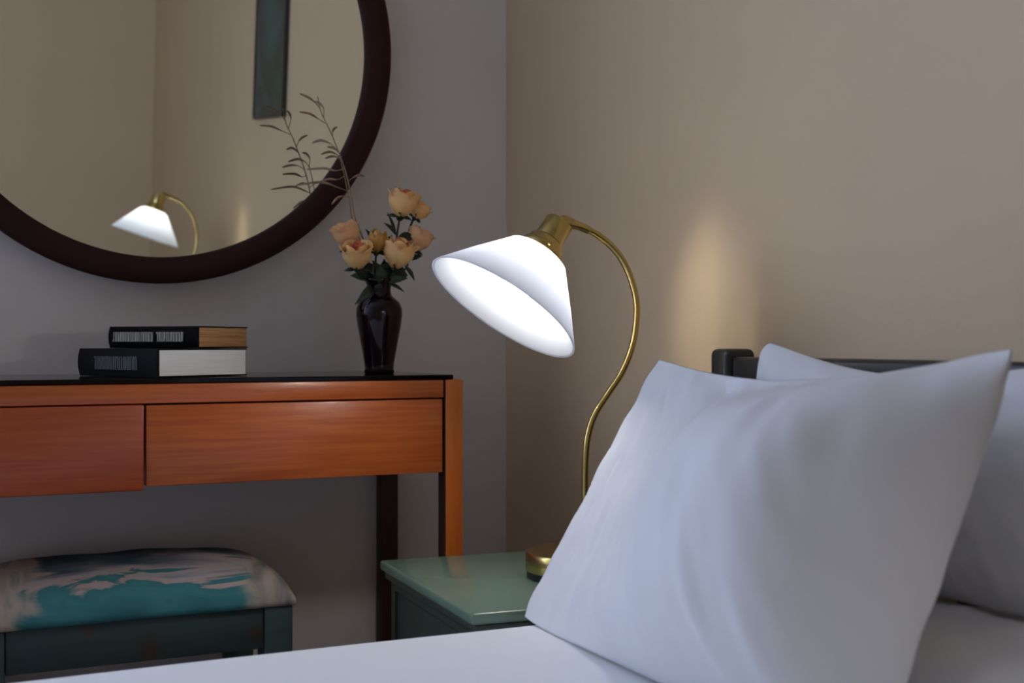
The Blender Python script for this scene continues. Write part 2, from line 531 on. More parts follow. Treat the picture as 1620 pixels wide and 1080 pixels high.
box_obj('back_rail', (DX0 + LW, DX1 - LW, DY1 - 0.03, DY1 - 0.008, 0.62, DZ - 0.015), M['orange_wood'], desk)
dxm = -0.7365
dr = box_obj('drawer', (dxm + 0.003, DX1 - LW - 0.004, DY0 + 0.002, DY0 + 0.024, 0.6112, 0.7282), M['orange_wood'], desk, bev=0.002)
box_obj('drawer_box', (dxm + 0.02, DX1 - LW - 0.02, DY0 + 0.0245, DY1 - 0.06, 0.625, 0.715), M['red_wood'], dr)
dl = box_obj('drawer', (DX0 + LW + 0.004, dxm - 0.001, DY0 - 0.004, DY0 + 0.020, 0.6065, 0.7290), M['red_wood'], desk, bev=0.002)
box_obj('drawer_box', (DX0 + LW + 0.02, dxm - 0.02, DY0 + 0.0205, DY1 - 0.06, 0.625, 0.715), M['red_wood'], dl)
box_obj('glass_top', (DX0 + 0.015, DX1 - 0.0165, DY0 + 0.002, DY1 - 0.003, DZ + 0.0004, DZ + 0.0078), M['dark_glass'], desk, bev=0.001, seg=1)
DTOP = DZ + 0.0078


# ------------------------------------------------------------------ books
def book(name, label, cx, cy, z, th, sdir, pdir, H, W, cover, pages, print_mat, seed, rows):
    """corner (cx, cy) is where spine and page edge meet; sdir runs along the spine, pdir along the page edge"""
    s = Vector((sdir[0], sdir[1], 0)).normalized()
    p = Vector((pdir[0], pdir[1], 0)).normalized()
    C0 = Vector((cx, cy, z))
    e = empty(name, C0 + s * H / 2 + p * W / 2)
    tag(e, label, 'book', 'books stacked on the desk')

    def obox(nm, a0, a1, b0, b1, z0, z1, mt, par, bev=0.0):
        bm = bmesh.new()
        box(bm, a0, a1, b0, b1, z0, z1, bev=bev, seg=2)
        for v in bm.verts:
            v.co = C0 + s * v.co.x + p * v.co.y + Vector((0, 0, v.co.z))
        o = bm_obj(nm, bm, mt, par, smooth=False)
        return o
    ct = 0.0022
    obox('cover', 0, H, 0.003, W, 0, ct, cover, e, 0.0006)
    obox('cover', 0, H, 0.003, W, th - ct, th, cover, e, 0.0006)
    # slightly rounded spine
    bm = bmesh.new()
    n = 10
    ring = []
    for k in range(n + 1):
        a = -1 + 2 * k / n
        ring.append((-0.004 * (1 - a * a) + 0.001, th / 2 + a * th / 2))
    prof = ring + [(0.003, th), (0.003, 0)]
    v0 = [bm.verts.new(C0 + p * q[0] + Vector((0, 0, q[1]))) for q in prof]
    v1 = [bm.verts.new(C0 + s * H + p * q[0] + Vector((0, 0, q[1]))) for q in prof]
    for i in range(len(prof)):
        j = (i + 1) % len(prof)
        bm.faces.new((v0[i], v1[i], v1[j], v0[j]))
    bm.faces.new(v0); bm.faces.new(v1)
    sp = bm_obj('spine', bm, cover, e, smooth=False)
    pg = obox('pages', -0.0005, H - 0.003, 0.0035, W - 0.004, ct, th - ct, pages, e)
    # worn, unreadable title: upright strokes of print
    rnd = random.Random(seed)
    for (a0, a1, z0, z1) in rows:
        bm = bmesh.new()
        a = a0
        while a < a1:
            w = rnd.uniform(0.0016, 0.0042)
            kind = rnd.random()
            zz0, zz1 = z0 * th, z1 * th
            if kind < 0.28: box(bm, a, a + w * 1.8, -0.0046, -0.0012, zz1 - 0.003, zz1)
            elif kind < 0.5: box(bm, a, a + w * 1.8, -0.0046, -0.0012, zz0, zz0 + 0.003)
            box(bm, a, a + w, -0.0046, -0.0012, zz0, zz1)
            a += w + rnd.uniform(0.0008, 0.0022)
        for v in bm.verts:
            v.co = C0 + s * v.co.x + p * v.co.y + Vector((0, 0, v.co.z))
        bm_obj('title_print', bm, print_mat, sp, smooth=False)
    return e


def heading(deg):
    a = math.radians(deg)
    return (math.sin(a), math.cos(a))


c = px(249, 590, -0.310)
book('book', 'thick charcoal book with clean white pages lying under the smaller book', c.x, c.y, DTOP + 0.0006, 0.0420, heading(-26), heading(64), 0.195, 0.168,
     M['book_dark'], M['pages_white'], M['letter_dark'], 4, [(0.043, 0.145, 0.25, 0.72)])
c = px(313, 540, -0.262)
book('book', 'smaller black book with browned pages lying on the thick charcoal book', c.x, c.y, DTOP + 0.0006 + 0.0424, 0.0335, heading(-40.6), heading(49.4), 0.168, 0.129,
     M['book_black'], M['pages_brown'], M['letter'], 9, [(0.025, 0.072, 0.30, 0.74), (0.081, 0.156, 0.30, 0.74)])

# ------------------------------------------------------------------ vase
K = 0.782
VY = -0.190
vb = px(600, 589, VY)
VC = Vector((vb.x, VY, DTOP))
vase = empty('vase', VC)
tag(vase, 'dark maroon glazed vase holding yellow roses on the desk', 'vase')
prof = [(0, 0.0), (0.030, 0.0), (0.0325, 0.002), (0.031, 0.010), (0.032, 0.022), (0.036, 0.045), (0.0415, 0.075), (0.0465, 0.102), (0.0495, 0.124), (0.0490, 0.138), (0.0440, 0.151),
        (0.0340, 0.160), (0.0270, 0.166), (0.0245, 0.174), (0.0250, 0.184), (0.0285, 0.194), (0.0325, 0.201), (0.0315, 0.203), (0.027, 0.196), (0.021, 0.180), (0.021, 0.165), (0.030, 0.150), (0.040, 0.125), (0.03, 0.04), (0, 0.02)]
prof = [(r * K, h * K) for r, h in prof]
bm = bmesh.new()
lathe(bm, prof, n=64, origin=VC)
o = bm_obj('vase_body', bm, M['vase'], vase)

# ------------------------------------------------------------------ roses
rnd = random.Random(11)


def petal(name, parent, c, q, R, H, a0, hw, open_, mt, curl=0.2):
    """one cupped petal of a rose; q turns local Z to the bloom axis"""
    bm = bmesh.new()
    nu, nv = 7, 7
    vv = []
    for i in range(nu):
        u = -1 + 2 * i / (nu - 1)
        row = []
        for j in range(nv):
            v = j / (nv - 1)
            wid = math.sin(math.pi * min(0.5, 0.12 + v * 0.62)) * (1 - 0.35 * max(0, v - 0.75) / 0.25)
            ang = a0 + u * hw * wid
            r = R * (0.18 + 0.82 * math.sin(math.pi * 0.5 * min(1.0, v * 1.45))) * (1 - 0.06 * u * u)
            r *= 1 - 0.10 * max(0, v - 0.5) / 0.5 + open_ * 0.75 * max(0, v - 0.55) ** 1.2
            if v > 0.86: r *= 1 + curl * (v - 0.86) / 0.14
            h = H * v * (1 - 0.14 * u * u * v)
            row.append(bm.verts.new(c + q @ Vector((r * math.cos(ang), r * math.sin(ang), h))))
        vv.append(row)
    grid_faces(bm, vv)
    o = bm_obj(name, bm, mt, parent)
    sm = o.modifiers.new('thickness', 'SOLIDIFY'); sm.thickness = 0.0007; sm.offset = 0
    return o


def leaf(parent, base, tip, width, bend, mt, name='leaf'):
    bm = bmesh.new()
    d = tip - base
    side = d.cross(Vector((0.2, -1, 0.35))).normalized()
    nrm = side.cross(d).normalized()
    vv = []
    n = 10
    for i in range(n + 1):
        t = i / n
        w = width * max(0.03, math.sin(math.pi * min(1, t ** 0.8)) )
        ctr = base + d * t + nrm * bend * math.sin(math.pi * t)
        vv.append([bm.verts.new(ctr + side * (w * s_) + nrm * (abs(s_) * w * 0.35)) for s_ in (-1, -0.5, 0, 0.5, 1)])
    grid_faces(bm, vv)
    o = bm_obj(name, bm, mt, parent)
    sm = o.modifiers.new('thickness', 'SOLIDIFY'); sm.thickness = 0.0007; sm.offset = 0
    return o


NECK = VC + Vector((0, 0, 0.185 * K))


def rose(label, pxy, dY, R, axis, open_, outer, inner, bud=False, leaves=()):
    Y = VY + dY * K
    R *= K
    head = px(pxy[0], pxy[1], Y)
    ax = Vector(axis).normalized()
    R *= 1.16
    H = R * 1.95
    c = head - ax * H * 0.5
    e = empty('rose', VC + Vector((0, 0, 0.02)))
    tag(e, label, 'rose', 'roses in the maroon vase')
    q = Vector((0, 0, 1)).rotation_difference(ax)
    bl = rnd.uniform(0, 6.28)
    if bud:
        for k in range(4): petal('petal', e, c, q, R * 0.82, H, bl + k * math.pi / 2, 1.05, -0.25, outer, 0.0)
        for k in range(3): petal('petal', e, c, q, R * 0.5, H * 1.0, bl + 0.5 + k * 2.09, 1.3, -0.4, inner, 0.0)
    else:
        for k in range(5): petal('petal', e, c, q, R, H * 0.92, bl + k * 1.2566, 0.92, open_, outer, 0.22)
        for k in range(4): petal('petal', e, c, q, R * 0.74, H * 1.0, bl + 0.6 + k * 1.5708, 1.05, open_ * 0.3, outer, 0.12)
        for k in range(3): petal('petal', e, c, q, R * 0.5, H * 1.02, bl + 0.2 + k * 2.094, 1.25, -0.15, inner, 0.05)
        for k in range(2): petal('petal', e, c, q, R * 0.26, H * 0.98, bl + 1.0 + k * 3.1416, 1.7, -0.3, inner, 0.0)
    # calyx cup and sepals
    bm = bmesh.new()
    lathe(bm, [(0, -R * 0.22), (R * 0.16, -R * 0.2), (R * 0.27, -R * 0.02), (R * 0.32, R * 0.12), (R * 0.2, R * 0.14), (0, R * 0.1)], n=14, origin=c, axis=ax)
    cal = bm_obj('calyx', bm, M['leaf'], e)
    for k in range(5):
        a = k * 1.2566 + 0.4
        d = q @ Vector((math.cos(a), math.sin(a), 0.15))
        leaf(cal, c + d * R * 0.2, c + d * R * 0.95 + ax * R * (0.25 if k % 2 else -0.15), R * 0.14, R * 0.1, M['leaf'], 'sepal')
    st = c - ax * R * 0.2
    mid = (st + NECK) / 2 + Vector((st.x - NECK.x, st.y - NECK.y, 0)) * 0.25
    pts = smooth_path([st, st * 0.75 + mid * 0.25 - ax * R * 0.3, mid, NECK + (st - NECK) * 0.06, NECK - (st - NECK) * 0.15 - Vector((0, 0, 0.03)), VC + Vector(((NECK.x - st.x) * 0.2, (NECK.y - st.y) * 0.2, 0.03))], 5)
    bm = bmesh.new()
    tube(bm, pts, 0.0018, 8)
    bm_obj('stem', bm, M['leaf'], e)
    for (b0, t0, w, bend) in leaves:
        leaf(e, px(b0[0], b0[1], Y + b0[2] * K), px(t0[0], t0[1], Y + t0[2] * K), w * K, bend * K, M['leaf'])
    return e


P_, PP, PR = M['petal'], M['petal_pink'], M['petal_red']
rose('tall open peach rose rising above the other roses in the vase', (637, 322), -0.0, 0.0275, (0.12, -0.22, 0.95), 0.30, P_, PR,
     leaves=[((627, 372, 0), (607, 352, -0.02), 0.006, 0.003), ((628, 378, 0), (655, 375, 0.01), 0.011, 0.006), ((626, 370, 0), (612, 335, 0.0), 0.004, 0.002)])
rose('small yellow rose leaning out beside the tall peach rose', (664, 334), +0.025, 0.0180, (0.55, -0.15, 0.75), 0.3, P_, P_, leaves=[])
rose('pinkish rose at the outer side of the bunch towards the mirror', (549, 372), +0.03, 0.0255, (-0.35, -0.05, 0.9), 0.25, PP, P_, leaves=[])
rose('open yellow rose with a red heart above the vase shoulder beside the pinkish rose', (565, 405), -0.025, 0.0270, (-0.18, -0.36, 0.9), 0.25, P_, PR,
     leaves=[((585, 440, 0.01), (560, 425, 0), 0.007, 0.002), ((590, 452, 0.02), (561, 482, 0.0), 0.0105, 0.012)])
rose('half closed ochre rosebud in the middle of the bunch', (597, 383), -0.015, 0.0220, (-0.02, -0.35, 0.9), 0.0, mat('ochre_petal', srgb(206, 158, 84), 0.6, col2=srgb(190, 138, 66), nscale=40), P_, bud=True,
     leaves=[((600, 400, 0.02), (578, 362, 0.03), 0.010, 0.004), ((603, 395, 0.02), (620, 372, 0.02), 0.009, 0.004)])
rose('largest yellow rose with an orange heart at the front of the bunch', (630, 402), -0.03, 0.0295, (0.16, -0.30, 0.92), 0.18, P_, PR,
     leaves=[((610, 445, 0.01), (645, 440, -0.01), 0.009, 0.003), ((612, 447, 0.01), (640, 462, 0.0), 0.0045, 0.004), ((640, 420, 0.0), (656, 444, 0.0), 0.006, 0.002)])
rose('peach rose at the outer side of the bunch towards the brass lamp', (662, 380), +0.015, 0.0240, (0.40, -0.12, 0.88), 0.25, PP, P_,
     leaves=[((640, 410, 0.0), (668, 405, 0.01), 0.007, 0.002)])
SPRIG = ['dark green sprig between the red hearted yellow rose and the ochre bud', 'dark green sprig between the ochre bud and the largest yellow rose',
         'dark green sprig spreading below the red hearted yellow rose', 'dark green sprig spreading below the largest yellow rose', 'dark green sprig standing straight up below the ochre bud']
# dark filler foliage in the mouth of the vase belongs to short leafy sprigs
for k, (b0, t0) in enumerate([((598, 446), (590, 412)), ((602, 446), (608, 410)), ((596, 448), (574, 430)), ((606, 447), (634, 428)), ((600, 448), (600, 418))]):
    e = empty('leaf_sprig', VC + Vector((0, 0, 0.1 * K)))
    tag(e, SPRIG[k], 'foliage', 'leaf sprigs in the vase mouth')
    Yk = VY + (-0.012, 0.0, 0.01, 0.005, -0.02)[k]
    a_, t_ = px(b0[0], b0[1], Yk), px(t0[0], t0[1], Yk)
    bm = bmesh.new()
    tube(bm, [VC + Vector(((k - 2) * 0.004, 0, 0.06)), NECK + Vector(((k - 2) * 0.004, (k % 3 - 1) * 0.006, 0)), a_, t_], 0.0016, 6)
    bm_obj('stem', bm, M['leaf'], e)
    leaf(e, a_, t_, 0.012, 0.004, M['leaf'])
    leaf(e, a_ * 0.6 + t_ * 0.4, t_ + Vector((0.018 * (1 if k % 2 else -1), 0.012, -0.006)), 0.009, 0.003, M['leaf'])

# ------------------------------------------------------------------ dried grass
GY = VY + 0.035


def grass(label, stem_px, Y, twigs):
    e = empty('dried_grass_stem', VC + Vector((0, 0, 0.03)))
    tag(e, label, 'dried grass', 'dried grass in the maroon vase')
    pts = [VC + Vector((0.008, 0.0, 0.04)), NECK + Vector((-0.008, 0.012, 0.0))] + [px(a, b, Y) for a, b in stem_px]
    sp = smooth_path(pts, 5)
    n = len(sp)
    bm = bmesh.new()
    tube(bm, sp, [0.0015 - 0.0008 * i / n for i in range(n)], 6)
    bm_obj('stem', bm, M['straw'], e)
    for tw in twigs:
        dy = tw[0]
        pp = [px(a, b, Y + dy * k / max(1, len(tw[1]) - 1)) for k, (a, b) in enumerate(tw[1])]
        q = smooth_path(pp, 5)
        m_ = len(q)
        bm = bmesh.new()
        # thin stalk then a slim seed head
        tube(bm, q, [0.0007 + (0.0015 * math.sin(math.pi * min(1, max(0, (i / m_ - 0.3) / 0.7)))) for i in range(m_)], 6)
        bm_obj('seed_head', bm, M['straw'], e)
    return e


grass('taller dried grass stem with feathery seed heads reaching in front of the mirror',
      [(580, 395), (562, 345), (555, 308), (549, 280), (541, 254), (530, 226), (519, 200), (508, 178), (502, 152)], GY,
      [(0.02, [(551, 287), (558, 281), (567, 277), (576, 279)]), (-0.02, [(541, 256), (534, 249), (525, 247), (515, 250)]),
       (0.02, [(527, 218), (526, 210), (528, 204), (533, 201)]), (-0.02, [(518, 197), (505, 189), (490, 180), (474, 177)]),
       (0.03, [(535, 238), (524, 228), (508, 222), (494, 226)]), (0.0, [(506, 172), (498, 162), (488, 154), (474, 148)]),
       (0.035, [(545, 266), (532, 270), (512, 266), (486, 268)]), (0.02, [(512, 186), (512, 172), (506, 164), (498, 160)])])
grass('shorter dried grass stem with drooping seed heads beside the mirror frame',
      [(576, 398), (558, 350), (553, 318), (549, 298), (544, 274), (538, 252)], GY + 0.02,
      [(-0.02, [(553, 312), (544, 310), (534, 313), (525, 323)]), (0.01, [(550, 302), (536, 297), (508, 288), (470, 293)]),
       (0.02, [(545, 278), (534, 284), (520, 283), (506, 288)]), (-0.01, [(540, 258), (534, 246), (522, 240), (508, 244)]),
       (0.015, [(538, 252), (536, 242), (528, 234), (518, 232)])])

# ------------------------------------------------------------------ stool
SX0, SX1, SY0, SY1 = -0.9645, -0.5055, -0.288, -0.010
SZ = 0.4135
stool = empty('upholstered_stool', ((SX0 + SX1) / 2, (SY0 + SY1) / 2, 0))
tag(stool, 'green painted stool with teal and pink watercolour print seat at the desk', 'stool')
lw = 0.0445
for x in (SX0, SX1 - lw):
    for y in (SY0, SY1 - lw):
        box_obj('leg', (x, x + lw, y, y + lw, 0, SZ), M['stool_paint'], stool, bev=0.003)
box_obj('apron', (SX0 + lw + 0.001, SX1 - lw - 0.001, SY0 + 0.004, SY0 + 0.024, SZ - 0.063, SZ), M['stool_paint'], stool, bev=0.002)
box_obj('apron', (SX0 + lw + 0.001, SX1 - lw - 0.001, SY1 - 0.024, SY1 - 0.004, SZ - 0.063, SZ), M['stool_paint'], stool, bev=0.002)
for x in (SX0 + 0.004, SX1 - 0.024):
    box_obj('apron', (x, x + 0.020, SY0 + lw + 0.001, SY1 - lw - 0.001, SZ - 0.063, SZ), M['stool_paint'], stool, bev=0.002)
bm = bmesh.new()
nx, ny_ = 44, 30
cx_, cy_ = (SX0 + SX1) / 2, (SY0 + SY1) / 2
hx, hy = (SX1 - SX0) / 2 + 0.004, (SY1 - SY0) / 2 + 0.004
hh = 0.0715
vv = []
for i in range(nx + 1):
    a = -1 + 2 * i / nx
    row = []
    for j in range(ny_ + 1):
        b_ = -1 + 2 * j / ny_
        # ease the grid so that it falls steeply near the rim
        A = math.copysign(1 - (1 - abs(a)) ** 1.6, a); B = math.copysign(1 - (1 - abs(b_)) ** 1.6, b_)
        fx = (1 - abs(A) ** 5.0) ** 0.42 if abs(A) < 1 else 0
        fy = (1 - abs(B) ** 3.2) ** 0.45 if abs(B) < 1 else 0
        z = 0.010 + (hh - 0.010) * fx * fy
        z += 0.0035 * noise.noise(Vector((A * 3, B * 2, 4.2))) * fx * fy
        row.append(bm.verts.new((cx_ + A * hx, cy_ + B * hy, SZ + z)))
    vv.append(row)
grid_faces(bm, vv)
be = [e for e in bm.edges if e.is_boundary]
r = bmesh.ops.extrude_edge_only(bm, edges=be)
nv_ = [v for v in r['geom'] if isinstance(v, bmesh.types.BMVert)]
for v in nv_: v.co.z = SZ + 0.001
bmesh.ops.contextual_create(bm, geom=[e for e in bm.edges if e.is_boundary])
bm_obj('seat_cushion', bm, M['stool_fabric'], stool)

# ------------------------------------------------------------------ nightstands (turned a little off the wall)
NZ = 0.50


def nightstand(label, corner, ang, flip=1):
    ns = empty('nightstand', (corner[0], corner[1], 0), ang)
    tag(ns, label, 'nightstand', 'nightstands beside the bed')
    NWX, NWY = 0.335, 0.398                  # local: x towards the wall, y towards the camera (negative)

    def nbox(nm, d, mt, par, bev=0.0): return box_obj(nm, d, mt, par, bev=bev, seg=3, wc=False)
    nbox('top', (0, NWX, -NWY, 0, NZ - 0.014, NZ), M['green_top'], ns, 0.004)
    nbox('top_moulding', (0.006, NWX - 0.004, -NWY + 0.006, -0.006, NZ - 0.026, NZ - 0.0145), M['green_dark'], ns, 0.003)
    bm = bmesh.new()
    x0, x1, y0, y1 = 0.014, NWX - 0.008, -NWY + 0.014, -0.014
    box(bm, x0, x1, y0, y0 + 0.018, 0.05, NZ - 0.0265)
    box(bm, x0, x1, y1 - 0.018, y1, 0.05, NZ - 0.0265)
    box(bm, x1 - 0.012, x1, y0 + 0.018, y1 - 0.018, 0.05, NZ - 0.0265)
    box(bm, x0, x1 - 0.012, y0 + 0.018, y1 - 0.018, 0.05, 0.068)
    box(bm, x0, x0 + 0.018, y0 + 0.018, y1 - 0.018, NZ - 0.040, NZ - 0.0265)
    bm_obj('carcass', bm, M['green_dark'], ns, smooth=False, wc=False)
    for z0, z1 in ((NZ - 0.180, NZ - 0.043), (NZ - 0.322, NZ - 0.184), (0.071, NZ - 0.326)):
        nbox('drawer', (x0 + 0.003, x0 + 0.2, y0 + 0.020, y1 - 0.020, z0, z1), M['green_dark'], ns, 0.002)
    for a in (x0, x1 - 0.035):
        for c_ in (y0, y1 - 0.035):
            nbox('foot', (a, a + 0.035, c_, c_ + 0.035, 0, 0.0495), M['green_dark'], ns, 0.002)
    return ns


nightstand('sage green nightstand with glossy top between the bed and the desk', (-0.421, -0.442), math.radians(-4.6))
nightstand('sage green nightstand on the far side of the bed from the desk', (-0.405, -1.945), 0.0)

# ------------------------------------------------------------------ brass lamps
LY = -0.685
LC0 = Vector((-0.213, LY, NZ))
NECK_PX = [(910, 355), (940, 368), (970, 392), (992, 425), (1005, 465), (1007.5, 500), (1001, 545), (985, 587), (961, 624), (941, 656), (930, 692), (926, 740), (925.5, 800)]
SLEEVE_PX = [(886, 350), (892, 350.5), (901, 353), (916, 357.5), (931, 364)]
SR, Sr, SH = 0.111, 0.0445, 0.090


def bedside_lamp(label, LC, ax, zs=1.0):
    """LC: middle of the foot; ax: from the rim of the shade to the socket"""
    off = LC - LC0
    lamp = empty('bedside_lamp', LC)
    tag(lamp, label, 'lamp', 'brass bedside lamps')
    FC = LC + Vector((-0.006, 0, 0))
    bm = bmesh.new()
    lathe(bm, [(0, 0.0), (0.073, 0.0), (0.0745, 0.003), (0.0745, 0.0095), (0, 0.0095)], n=72, origin=FC)
    bm_obj('base_foot', bm, M['black_foot'], lamp).data.set_sharp_from_angle(angle=math.radians(40))
    bm = bmesh.new()
    lathe(bm, [(0, 0.0098), (0.0755, 0.0098), (0.0765, 0.0108), (0.0765, 0.0325), (0.0745, 0.0350), (0.02, 0.0362), (0, 0.0362)], n=72, origin=FC)
    bm_obj('base', bm, M['brass'], lamp).data.set_sharp_from_angle(angle=math.radians(50))
    def lift(p): return Vector((p.x, p.y, NZ + (p.z - NZ) * zs)) + off
    pts = [lift(px(a, b, LY)) for a, b in NECK_PX] + [LC + Vector((0, 0, 0.06)), LC + Vector((0, 0, 0.036))]
    bm = bmesh.new()
    tube(bm, smooth_path(pts, 8), 0.0048, 16)
    bm_obj('neck', bm, M['brass'], lamp)
    bm = bmesh.new()
    sp = smooth_path([lift(px(a, b, LY)) for a, b in SLEEVE_PX], 6)
    n = len(sp)
    tube(bm, sp, [0.0068 + 0.0024 * math.sin(math.pi * min(1, i / n * 1.5)) - 0.0012 * i / n for i in range(n)], 16)
    bm_obj('neck_sleeve', bm, M['brass'], lamp)
    bm = bmesh.new()
    tube(bm, [LC + Vector((0, 0, 0.036)), LC + Vector((0, 0, 0.040)), LC + Vector((0, 0, 0.044))], [0.011, 0.010, 0.006], 20)
    bm_obj('neck_ferrule', bm, M['brass'], lamp)
    a0 = Vector((0.59, 0.0, 0.807)).normalized()
    joint = lift(Vector((-0.3385, LY, 0.8634)) + a0 * (SH + 0.05))
    ax = Vector(ax).normalized()
    rim_c = joint - ax * (SH + 0.05)
    prof_o = [(SR, 0.0), (SR - 0.0015, 0.0025), (0.078 + 0.002, 0.0425), (Sr + 0.0035, SH - 0.007), (Sr - 0.001, SH - 0.001), (Sr - 0.006, SH + 0.0015), (0.026, SH + 0.006)]
    prof_i = [(0.024, SH + 0.004), (Sr - 0.007, SH - 0.002), (Sr, SH - 0.010), (0.078 - 0.001, 0.0425), (SR - 0.004, 0.0015)]
    bm = bmesh.new()
    lathe(bm, prof_o + prof_i, n=96, origin=rim_c, axis=ax, closed=True)
    bm_obj('lamp_shade', bm, M['opal'], lamp)
    top_c = rim_c + ax * SH
    bm = bmesh.new()
    lathe(bm, [(0.018, 0.0040), (0.0305, 0.0045), (0.0315, 0.0075), (0.0295, 0.0130), (0.0265, 0.0150), (0.0250, 0.0220), (0.0205, 0.0260), (0.0200, 0.0530), (0.0180, 0.0560), (0, 0.0565)], n=48, origin=top_c, axis=ax)
    so = bm_obj('socket', bm, M['brass'], lamp)
    so.data.set_sharp_from_angle(angle=math.radians(40))
    q = Vector((0, 0, 1)).rotation_difference(ax)
    for k in range(3):
        a = k * 2.094 + 0.3
        d = q @ Vector((math.cos(a), math.sin(a), 0))
        bm = bmesh.new()
        tube(bm, [top_c + ax * 0.010 + d * 0.028, top_c + ax * 0.010 + d * 0.036], 0.0022, 10)
        bm_obj('gallery_screw', bm, M['brass'], so)
    bm = bmesh.new()
    bc = rim_c + ax * 0.052
    lathe(bm, [(0, -0.026), (0.013, -0.0235), (0.0225, -0.013), (0.026, 0.0), (0.0235, 0.011), (0.016, 0.024), (0.0125, 0.036), (0, 0.036)], n=32, origin=bc, axis=ax)
    bm_obj('bulb', bm, M['bulb'], lamp)
    # added spot without a visible source, throws the warm streak on the wall
    sl = bpy.data.lights.new('wall_streak_spot', 'SPOT')
    sl.energy = 0.95
    sl.color = (1.0, 0.92, 0.68)
    sl.spot_size = math.radians(88)
    sl.spot_blend = 0.9
    sl.shadow_soft_size = 0.03
    lo = bpy.data.objects.new('wall_streak_spot', sl)
    src = top_c + ax * 0.008 + Vector((0.042, 0.03, -0.012))
    aim = Vector((0.0, LC.y + 0.012, 0.85)) - src
    lo.rotation_mode = 'QUATERNION'
    lo.rotation_quaternion = aim.to_track_quat('-Z', 'Y')
    lo.location = src
    lo.scale = (0.58, 1.0, 1.0)
    COL.objects.link(lo)
    return lamp


bedside_lamp('lit brass gooseneck lamp with tilted white glass shade on the nightstand beside the desk', LC0, (0.59, 0.0, 0.807))
bedside_lamp('lit brass lamp with white glass shade that shows only as a reflection in the mirror', Vector((-0.228, -2.12, NZ)), (0.30, 0.0, 0.954), 1.115)

# ------------------------------------------------------------------ bed
BY0, BY1 = -1.90, -0.865
BX0, BX1 = -2.10, -0.114
BZ = 0.495
bed = empty('bed', ((BX0 + BX1) / 2, (BY0 + BY1) / 2, 0))
tag(bed, 'double bed with a dark headboard rail behind white pillows', 'bed')
box_obj('bed_base', (BX0 + 0.03, BX1, BY0 + 0.03, BY1 - 0.03, 0.10, 0.27), M['dark_bed'], bed, bev=0.006)
box_obj('mattress', (BX0 + 0.02, BX1, BY0 + 0.02, BY1 - 0.02, 0.2705, BZ - 0.012), M['mattress'], bed, bev=0.03, seg=4)
for x in (BX0 + 0.05, BX1 - 0.1):
    for y in (BY0 + 0.06, BY1 - 0.11):
        box_obj('leg', (x, x + 0.05, y, y + 0.05, 0, 0.0995), M['dark_bed'], bed, bev=0.003)
HX0, HX1 = -0.089, -0.041
for y in (-0.839, BY0 - 0.03):
    box_obj('headboard_post', (HX0, HX1, y, y + 0.041, 0, 0.8105), M['dark_bed'], bed, bev=0.009, seg=4)
box_obj('headboard_rail', (HX0 + 0.006, HX1 - 0.006, BY0 + 0.012, -0.8395, 0.72, 0.800), M['dark_bed'], bed, bev=0.006, seg=3)
box_obj('headboard_rail', (HX0 + 0.006, HX1 - 0.006, BY0 + 0.012, -0.8395, 0.40, 0.47), M['dark_bed'], bed, bev=0.006, seg=3)
slat = None
ys = [(-0.96 - 0.14 * k) for k in range(7)]
for y in ys:
    if slat is None:
        slat = box_obj('headboard_slat', (HX0 + 0.014, HX1 - 0.014, y - 0.02, y + 0.02, 0.4705, 0.7195), M['dark_bed'], bed, bev=0.002)
    else:
        o = slat.copy(); COL.objects.link(o); o.location.y = y - ys[0]

# sheet : a cover with soft folds, rolled over the edge of the mattress
bm = bmesh.new()
rx = 0.045
xs = [BX0 - 0.006 + (BX1 - BX0 + 0.003) * i / 90 for i in range(91)]
prof = [(BY1 + 0.012, 0.30), (BY1 + 0.010, 0.38), (BY1 + 0.006, BZ - rx)]
for k in range(1, 8):
    a = k / 7 * math.pi / 2
    prof.append((BY1 + 0.006 - rx * (1 - math.cos(a)), BZ - rx + rx * math.sin(a)))
for k in range(1, 60): prof.append((BY1 - 0.039 - (BY1 - BY0 - 0.078) * k / 60, BZ))
prof += [(BY0 + 0.039 - 0.045 * math.sin(k / 6 * math.pi / 2), BZ - rx + rx * math.cos(k / 6 * math.pi / 2)) for k in range(0, 7)]
prof += [(BY0 - 0.010, 0.38), (BY0 - 0.012, 0.30)]
vv = []
for x in xs:
    row = []
    for (y, z) in prof:
        w = 0.0026 * noise.noise(Vector((x * 1.6, y * 7, 1.0))) + 0.0012 * noise.noise(Vector((x * 4, y * 16, 7.0)))
        side = z < BZ - 0.02
        row.append(bm.verts.new((x, y + (w * 2 if side else 0), z + (0 if side else w))))
    vv.append(row)
grid_faces(bm, vv)
sheet = bm_obj('bed_sheet', bm, M['bed_linen'])
tag(sheet, 'smooth white sheet spread over the mattress of the bed', 'sheet')
sm = sheet.modifiers.new('thickness', 'SOLIDIFY'); sm.thickness = 0.003; sm.offset = -1


